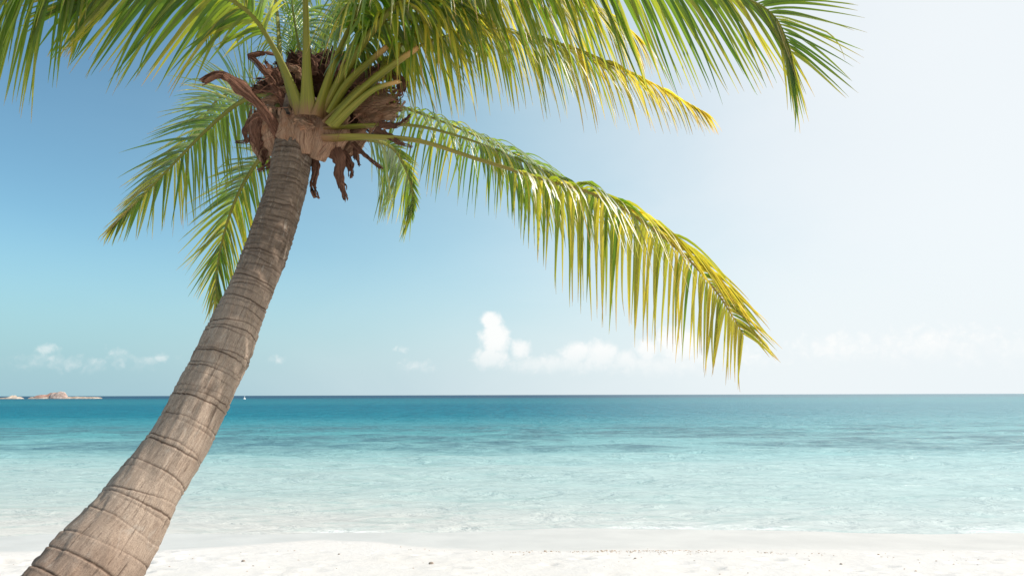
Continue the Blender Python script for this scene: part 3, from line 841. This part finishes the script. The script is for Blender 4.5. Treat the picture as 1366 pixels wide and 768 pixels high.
# dead stalks and torn fibre
dead = [
    ('dead_stalk', [(378, 185, 4.86), (356, 152, 4.78), (330, 122, 4.72), (305, 103, 4.68), (287, 98, 4.66), (268, 108, 4.65)], [.06, .045, .035, .055, .03, .035], 'curled brown stub of a dead frond'),
    ('dead_stalk', [(382, 140, 4.95), (360, 106, 4.9), (342, 84, 4.88), (332, 74, 4.87), (352, 70, 4.9), (368, 72, 4.95)], [.05, .03, .022, .022, .028, .01], None),
    ('dry_fibre', [(444, 195, 4.84), (452, 215, 4.8), (452, 238, 4.8), (462, 268, 4.82)], [.05, .045, .03, .035], None),
    ('dry_fibre', [(455, 200, 4.88), (466, 216, 4.86), (468, 236, 4.86)], [.03, .03, .012], None),
    ('dry_fibre', [(418, 210, 4.92), (420, 228, 4.9), (416, 246, 4.9), (422, 264, 4.92)], [.03, .03, .02, .04], None),
    ('dry_fibre', [(385, 198, 4.88), (368, 210, 4.88), (358, 222, 4.9), (345, 229, 4.92)], [.035, .03, .025, .008], None),
    ('dry_fibre', [(470, 190, 4.84), (486, 206, 4.82), (508, 226, 4.82)], [.02, .014, .012], None),
    ('dry_fibre', [(505, 165, 4.8), (530, 166, 4.78), (548, 152, 4.78)], [.03, .025, .008], None),
    ('dry_fibre', [(500, 172, 4.78), (520, 182, 4.76), (535, 192, 4.76), (550, 196, 4.77)], [.03, .022, .02, .008], None),
    ('dry_fibre', [(348, 150, 4.9), (340, 170, 4.88), (345, 195, 4.88), (342, 212, 4.9)], [.05, .06, .035, .012], None),
    ('dry_fibre', [(340, 155, 4.92), (325, 175, 4.92), (328, 188, 4.95), (314, 190, 4.97)], [.035, .035, .02, .01], None),
    ('dry_fibre', [(352, 200, 4.95), (352, 215, 4.95), (350, 228, 4.97)], [.02, .018, .008], None),
    ('dry_fibre', [(530, 100, 4.9), (535, 115, 4.88), (532, 128, 4.88)], [.03, .045, .02], None),
    ('dry_fibre', [(500, 90, 5.0), (518, 96, 4.95), (530, 108, 4.93)], [.06, .06, .03], None),
    ('dry_fibre', [(380, 110, 5.0), (362, 95, 4.95), (352, 82, 4.93)], [.07, .06, .03], None),
    ('dry_fibre', [(455, 110, 4.92), (490, 95, 4.88), (512, 80, 4.9)], [.08, .07, .03], None),
    ('dry_fibre', [(480, 188, 4.9), (474, 205, 4.88), (480, 222, 4.9)], [.03, .028, .01], None),
]
for i, (nm, p, w, lab) in enumerate(dead):
    strip(nm, p, w, M_dead, 70 + i, curl=1.1 if nm == 'dead_stalk' else 0.7, thick=0.016 if nm == 'dead_stalk' else 0.004,
          normal=(0, -1, 0.2), ragged=0.5, label=lab, twist=(0.5 if i % 2 else -0.6))
# ragged strips bursting from the fibre core
r = random.Random(3)
for i in range(62):
    a = r.uniform(0, 2 * math.pi)
    x0, y0 = 430 + math.cos(a) * 40, 128 + math.sin(a) * 28
    x1, y1 = 432 + math.cos(a) * r.uniform(80, 112), 130 + math.sin(a) * r.uniform(52, 78) + r.uniform(0, 8)
    dz = r.uniform(4.95, 5.25)
    strip('dry_fibre', [(x0, y0, dz), ((x0 + x1) / 2 + r.uniform(-6, 6), (y0 + y1) / 2 - 3, dz - .04), (x1, y1, dz - .02)],
          [r.uniform(.015, .04), r.uniform(.02, .05), r.uniform(.004, .02)], (M_fibre, M_dead, M_fibre, M_sheath)[i % 4], 200 + i, curl=0.8, thick=0.004, normal=(0, -1, 0.2), ragged=0.6, twist=r.uniform(-.8, .8))

# cut green stalks on the right of the crown, their fronds long gone
def cut_stalk(path, w0, w1, seed):
    P, L = catmull([at(*p) for p in path], 24); T = tangents(P)
    N = transport(T, Vector((0, -0.3, 1)), 0); V, Fs, A, B = [], [], [], []; K = 12
    for i in range(24):
        q = i / 23; hw = w0 + (w1 - w0) * q
        S = T[i].cross(N[i])
        for k in range(K):
            a = 2 * math.pi * k / K; ca, sa = math.cos(a), math.sin(a)
            V.append(P[i] + S * ca * hw + N[i] * sa * hw * (0.7 if sa < 0 else 0.35) + T[i] * (0.03 * mnoise.noise(Vector((ca * 3, sa * 3, seed))) if i > 20 else 0))
            A.append((0.05 + q * .2, 0.3, 0.25 + 0.75 * max(0, q - 0.75) * 4)); B.append((ca, q * L, seed))
    for i in range(23):
        for k in range(K): Fs.append((i * K + k, i * K + (k + 1) % K, (i + 1) * K + (k + 1) % K, (i + 1) * K + k))
    Fs.append(tuple(23 * K + k for k in range(K)))
    o = mesh_obj('cut_stalk', local(V), Fs, M_stalk, palm, attrs={'leaf': ('FLOAT_VECTOR', A), 'blade': ('FLOAT_VECTOR', B)})
cut_stalk([(440, 165, 4.74), (470, 132, 4.68), (510, 96, 4.64), (556, 64, 4.62)], 0.058, 0.026, 1.0)
cut_stalk([(446, 166, 4.73), (472, 140, 4.67), (500, 118, 4.64), (532, 108, 4.63)], 0.042, 0.022, 2.0)
cut_stalk([(440, 150, 4.78), (462, 112, 4.72), (490, 84, 4.7), (516, 62, 4.7)], 0.046, 0.026, 3.0)

# loose fibres sticking out of the crown
r = random.Random(31)
V, Fs, B = [], [], []
for k in range(420):
    a = r.uniform(0, 2 * math.pi); q = r.uniform(0.5, 1.0)
    p = at(434 + math.cos(a) * 92 * q, 134 + math.sin(a) * 62 * q, r.uniform(4.78, 5.15))
    d = Vector((math.cos(a) * .8 + r.gauss(0, .5), r.gauss(-.2, .5), -math.sin(a) * .6 + r.gauss(0, .5))).normalized()
    Lf = r.uniform(.06, .22); w = r.uniform(.0012, .0035); wv = d.cross(Vector((0, 1, .3))).normalized()
    b0 = len(V)
    for q2 in range(6):
        V += [p + wv * w * (1 - q2 / 6), p - wv * w * (1 - q2 / 6)]; B += [(k * .13, q2 * .1, k * .7)] * 2
        d = (d + Vector((r.gauss(0, .2), r.gauss(0, .2), -.12))).normalized(); p = p + d * Lf / 5
    for q2 in range(5): Fs.append((b0 + q2 * 2, b0 + q2 * 2 + 1, b0 + q2 * 2 + 3, b0 + q2 * 2 + 2))
fo = mesh_obj('loose_fibres', local(V), Fs, M_dead, palm, attrs={'blade': ('FLOAT_VECTOR', B)})
fo['kind'] = 'stuff'

# ------------------------------------------------------------------ islands and marker on the horizon
def rock_mat(name, c0, c1, scale):
    m, t, out = material(name)
    geo = t.n.new('ShaderNodeNewGeometry')
    n = t.noise(t.vm('MULTIPLY', geo.outputs['Position'], (1, 1, 2.5)), scale, 5, 0.65)
    bs = t.new('ShaderNodeBsdfPrincipled'); t.put(bs.inputs['Base Color'], t.mix(t.mapr(n, .35, .65), c0, c1))
    bs.inputs['Roughness'].default_value = 0.95
    t.put(bs.inputs['Normal'], t.bump(n, 0.8, 0.5))
    t.l.new(bs.outputs[0], out.inputs[0])
    return m
M_isle = rock_mat('island_sand', (0.26, 0.19, 0.14, 1), (0.58, 0.48, 0.39, 1), 0.3)
M_red = rock_mat('red_rock', (0.30, 0.145, 0.11, 1), (0.52, 0.32, 0.25, 1), 0.35)
M_pale = rock_mat('pale_rock', (0.36, 0.24, 0.20, 1), (0.60, 0.48, 0.42, 1), 0.5)

ID = 520.0
def island(name, px0, px1, prof, depth_half, mat, seed, d=ID, basez=-0.6):
    """land seen from the beach: a crest profile along its length, sloping down to the water on every side"""
    a = at(px0, 531, d); b = at(px1, 531, d)
    n, m = 90, 17
    V, Fs = [], []
    xs_ = [p[0] for p in prof]; hs_ = [p[1] for p in prof]
    for i in range(n):
        s = i / (n - 1)
        h = float(np.interp(s, xs_, hs_)) * 0.85
        x = a.x + (b.x - a.x) * s; yc = a.y + (b.y - a.y) * s
        for j in range(m):
            v = j / (m - 1) * 2 - 1
            hw = depth_half * (0.25 + 0.75 * math.sin(math.pi * min(1, max(0, s))) ** 0.6)
            k = max(0, 1 - abs(v) ** 2.6)
            z = basez + (h - basez) * k + 0.22 * h * mnoise.noise(Vector((x * 0.25, v * 3 + seed, seed))) * k
            V.append((x, yc + v * hw + mnoise.noise(Vector((x * .1, seed, v))) * 1.5, z))
    for i in range(n - 1):
        for j in range(m - 1):
            Fs.append((i * m + j, (i + 1) * m + j, (i + 1) * m + j + 1, i * m + j + 1))
    return mesh_obj(name, V, Fs, mat, smooth=False)
tag(island('island', 38, 135, [(0, 0.1), (.04, 1.3), (.3, 1.6), (.6, 1.6), (.9, 1.3), (.97, 1.1), (1, 0.1)], 9, M_isle, 1), kind='structure')
tag(island('islet', -8, 31, [(0, 0.6), (.3, 0.9), (.5, 1.2), (.66, 3.0), (.72, 1.8), (.9, 1.5), (1, 0.1)], 6, M_isle, 2), kind='structure')
o = island('rock_outcrop', 42, 92, [(0, 0.8), (.12, 2.2), (.3, 3.2), (.42, 3.4), (.5, 4.6), (.6, 4.9), (.75, 4.6), (.9, 3.8), (1, 0.8)], 5, M_red, 3)
tag(o, 'low reddish rock outcrop on the sandy island at the left horizon', 'rock')
o = island('pale_rock', 64, 90, [(0, 1.5), (.12, 3.6), (.22, 4.7), (.35, 4.3), (.5, 5.2), (.85, 5.2), (.95, 3.0), (1, 1.5)], 4, M_pale, 4, d=ID - 5)
tag(o, 'pale flat topped rock beside the reddish outcrop on the distant island', 'rock')

# white marker buoy just below the horizon
def lathe(prof, seg=24):
    V, Fs = [], []
    for r_, z in prof:
        for k in range(seg):
            a = 2 * math.pi * k / seg; V.append((r_ * math.cos(a), r_ * math.sin(a), z))
    for i in range(len(prof) - 1):
        for k in range(seg):
            Fs.append((i * seg + k, i * seg + (k + 1) % seg, (i + 1) * seg + (k + 1) % seg, (i + 1) * seg + k))
    return V, Fs
M_white, t, out = material('white_paint')
bs = t.new('ShaderNodeBsdfPrincipled'); bs.inputs['Roughness'].default_value = 0.45
geo = t.n.new('ShaderNodeNewGeometry')
t.put(bs.inputs['Base Color'], t.mix(t.mapr(t.noise(geo.outputs['Position'], 2.0, 4, .6), .4, .7), (.82, .82, .80, 1), (.68, .68, .66, 1)))
t.l.new(bs.outputs[0], out.inputs[0])
bp = on_level(326, 532.3, 0.0)
buoy = bpy.data.objects.new('buoy', None); col.objects.link(buoy); buoy.location = bp
tag(buoy, 'tiny white buoy floating near the horizon right of the palm trunk', 'buoy')
sc_b = bp.length / 520.0
V, Fs = lathe([(0.0, -.4), (.55, -.4), (.80, -.1), (.82, .3), (.70, .62), (.30, .85), (0.0, .9)]); V = [tuple(c * sc_b for c in v) for v in V]
mesh_obj('float', V, Fs, M_white, buoy)
V, Fs = lathe([(0.0, .85), (.24, .85), (.20, 1.45), (.34, 1.5), (.30, 1.75), (0.0, 1.9)]); V = [tuple(c * sc_b for c in v) for v in V]
mesh_obj('top_mark', V, Fs, M_white, buoy)

# ------------------------------------------------------------------ strandline bits and a few stones
M_bits, t, out = material('shell_bits')
oi = t.n.new('ShaderNodeNewGeometry')
c = t.ramp(oi.outputs['Random Per Island'], [(0, (.34, .22, .14)), (.4, (.52, .38, .27)), (.7, (.62, .52, .42)), (1, (.30, .25, .2))])
bs = t.new('ShaderNodeBsdfPrincipled'); t.put(bs.inputs['Base Color'], c); bs.inputs['Roughness'].default_value = .8
t.l.new(bs.outputs[0], out.inputs[0])

def chip(r, size, flat=0.45):
    V = []
    nu, nv = 7, 5; ph0 = r.uniform(0, 6)
    for i in range(nv):
        th = math.pi * (i + 0.001) / (nv - 1 + 0.002)
        for j in range(nu):
            a = 2 * math.pi * j / nu + ph0; k = r.uniform(.75, 1.2)
            V.append(Vector((math.sin(th) * math.cos(a) * k, math.sin(th) * math.sin(a) * k * .7, math.cos(th) * flat)) * size)
    Fs = []
    for i in range(nv - 1):
        for j in range(nu):
            Fs.append((i * nu + j, (i + 1) * nu + j, (i + 1) * nu + (j + 1) % nu, i * nu + (j + 1) % nu))
    return V, Fs
r = random.Random(9)
V, Fs = [], []
def sz(x, y): return float(sand_z(np.array([[x]]), np.array([[y]]))[0, 0])
for k in range(430):
    if k < 330:
        x = r.gauss(1.35, 0.75) if r.random() < .8 else r.uniform(-1.6, 5)
        y = float(dry_y(np.array(x))) - abs(r.gauss(0, .10)) - .03 - (max(0, x - 2.2) * .28)
    else:
        x = r.uniform(-6, 6); y = r.uniform(6.6, 8.3)
    s = r.uniform(.003, .010) * (1.4 if r.random() < .1 else 1)
    v, f_ = chip(r, s); b = len(V); z = sz(x, y)
    V += [p + Vector((x, y, z + s * .2)) for p in v]; Fs += [tuple(q + b for q in ff) for ff in f_]
bits = mesh_obj('shell_fragments', V, Fs, M_bits, smooth=False)
tag(bits, 'tiny brown shell and coral fragments strewn along the strandline', 'shell debris', kind='stuff')

M_stone, t, out = material('beach_stone')
geo = t.n.new('ShaderNodeNewGeometry')
bs = t.new('ShaderNodeBsdfPrincipled'); bs.inputs['Roughness'].default_value = .85
t.put(bs.inputs['Base Color'], t.mix(t.noise(geo.outputs['Position'], 40, 4, .6), (.20, .15, .115, 1), (.44, .37, .31, 1)))
t.l.new(bs.outputs[0], out.inputs[0])
stones = [(324, 760, .020, 'small grey stone on the dry sand just right of the palm trunk'),
          (575, 766, .026, 'small brown stone at the bottom edge of the sand, left of centre'),
          (452, 746, .013, 'small dark pebble by the strandline between the trunk and the centre'),
          (1123, 766, .015, 'small pebble alone on the white sand toward the right corner'),
          (848, 760, .013, 'small tan pebble below the shell strandline')]
for px, py, s, lab in stones:
    p = on_level(px, py, 0.12)
    p.z = sz(p.x, p.y)
    v, f_ = chip(r, s, .6)
    o = mesh_obj('pebble', v, f_, M_stone)
    o.location = (p.x, p.y, p.z + s * .25)
    tag(o, lab, 'pebble', 'pebbles scattered on the sand')
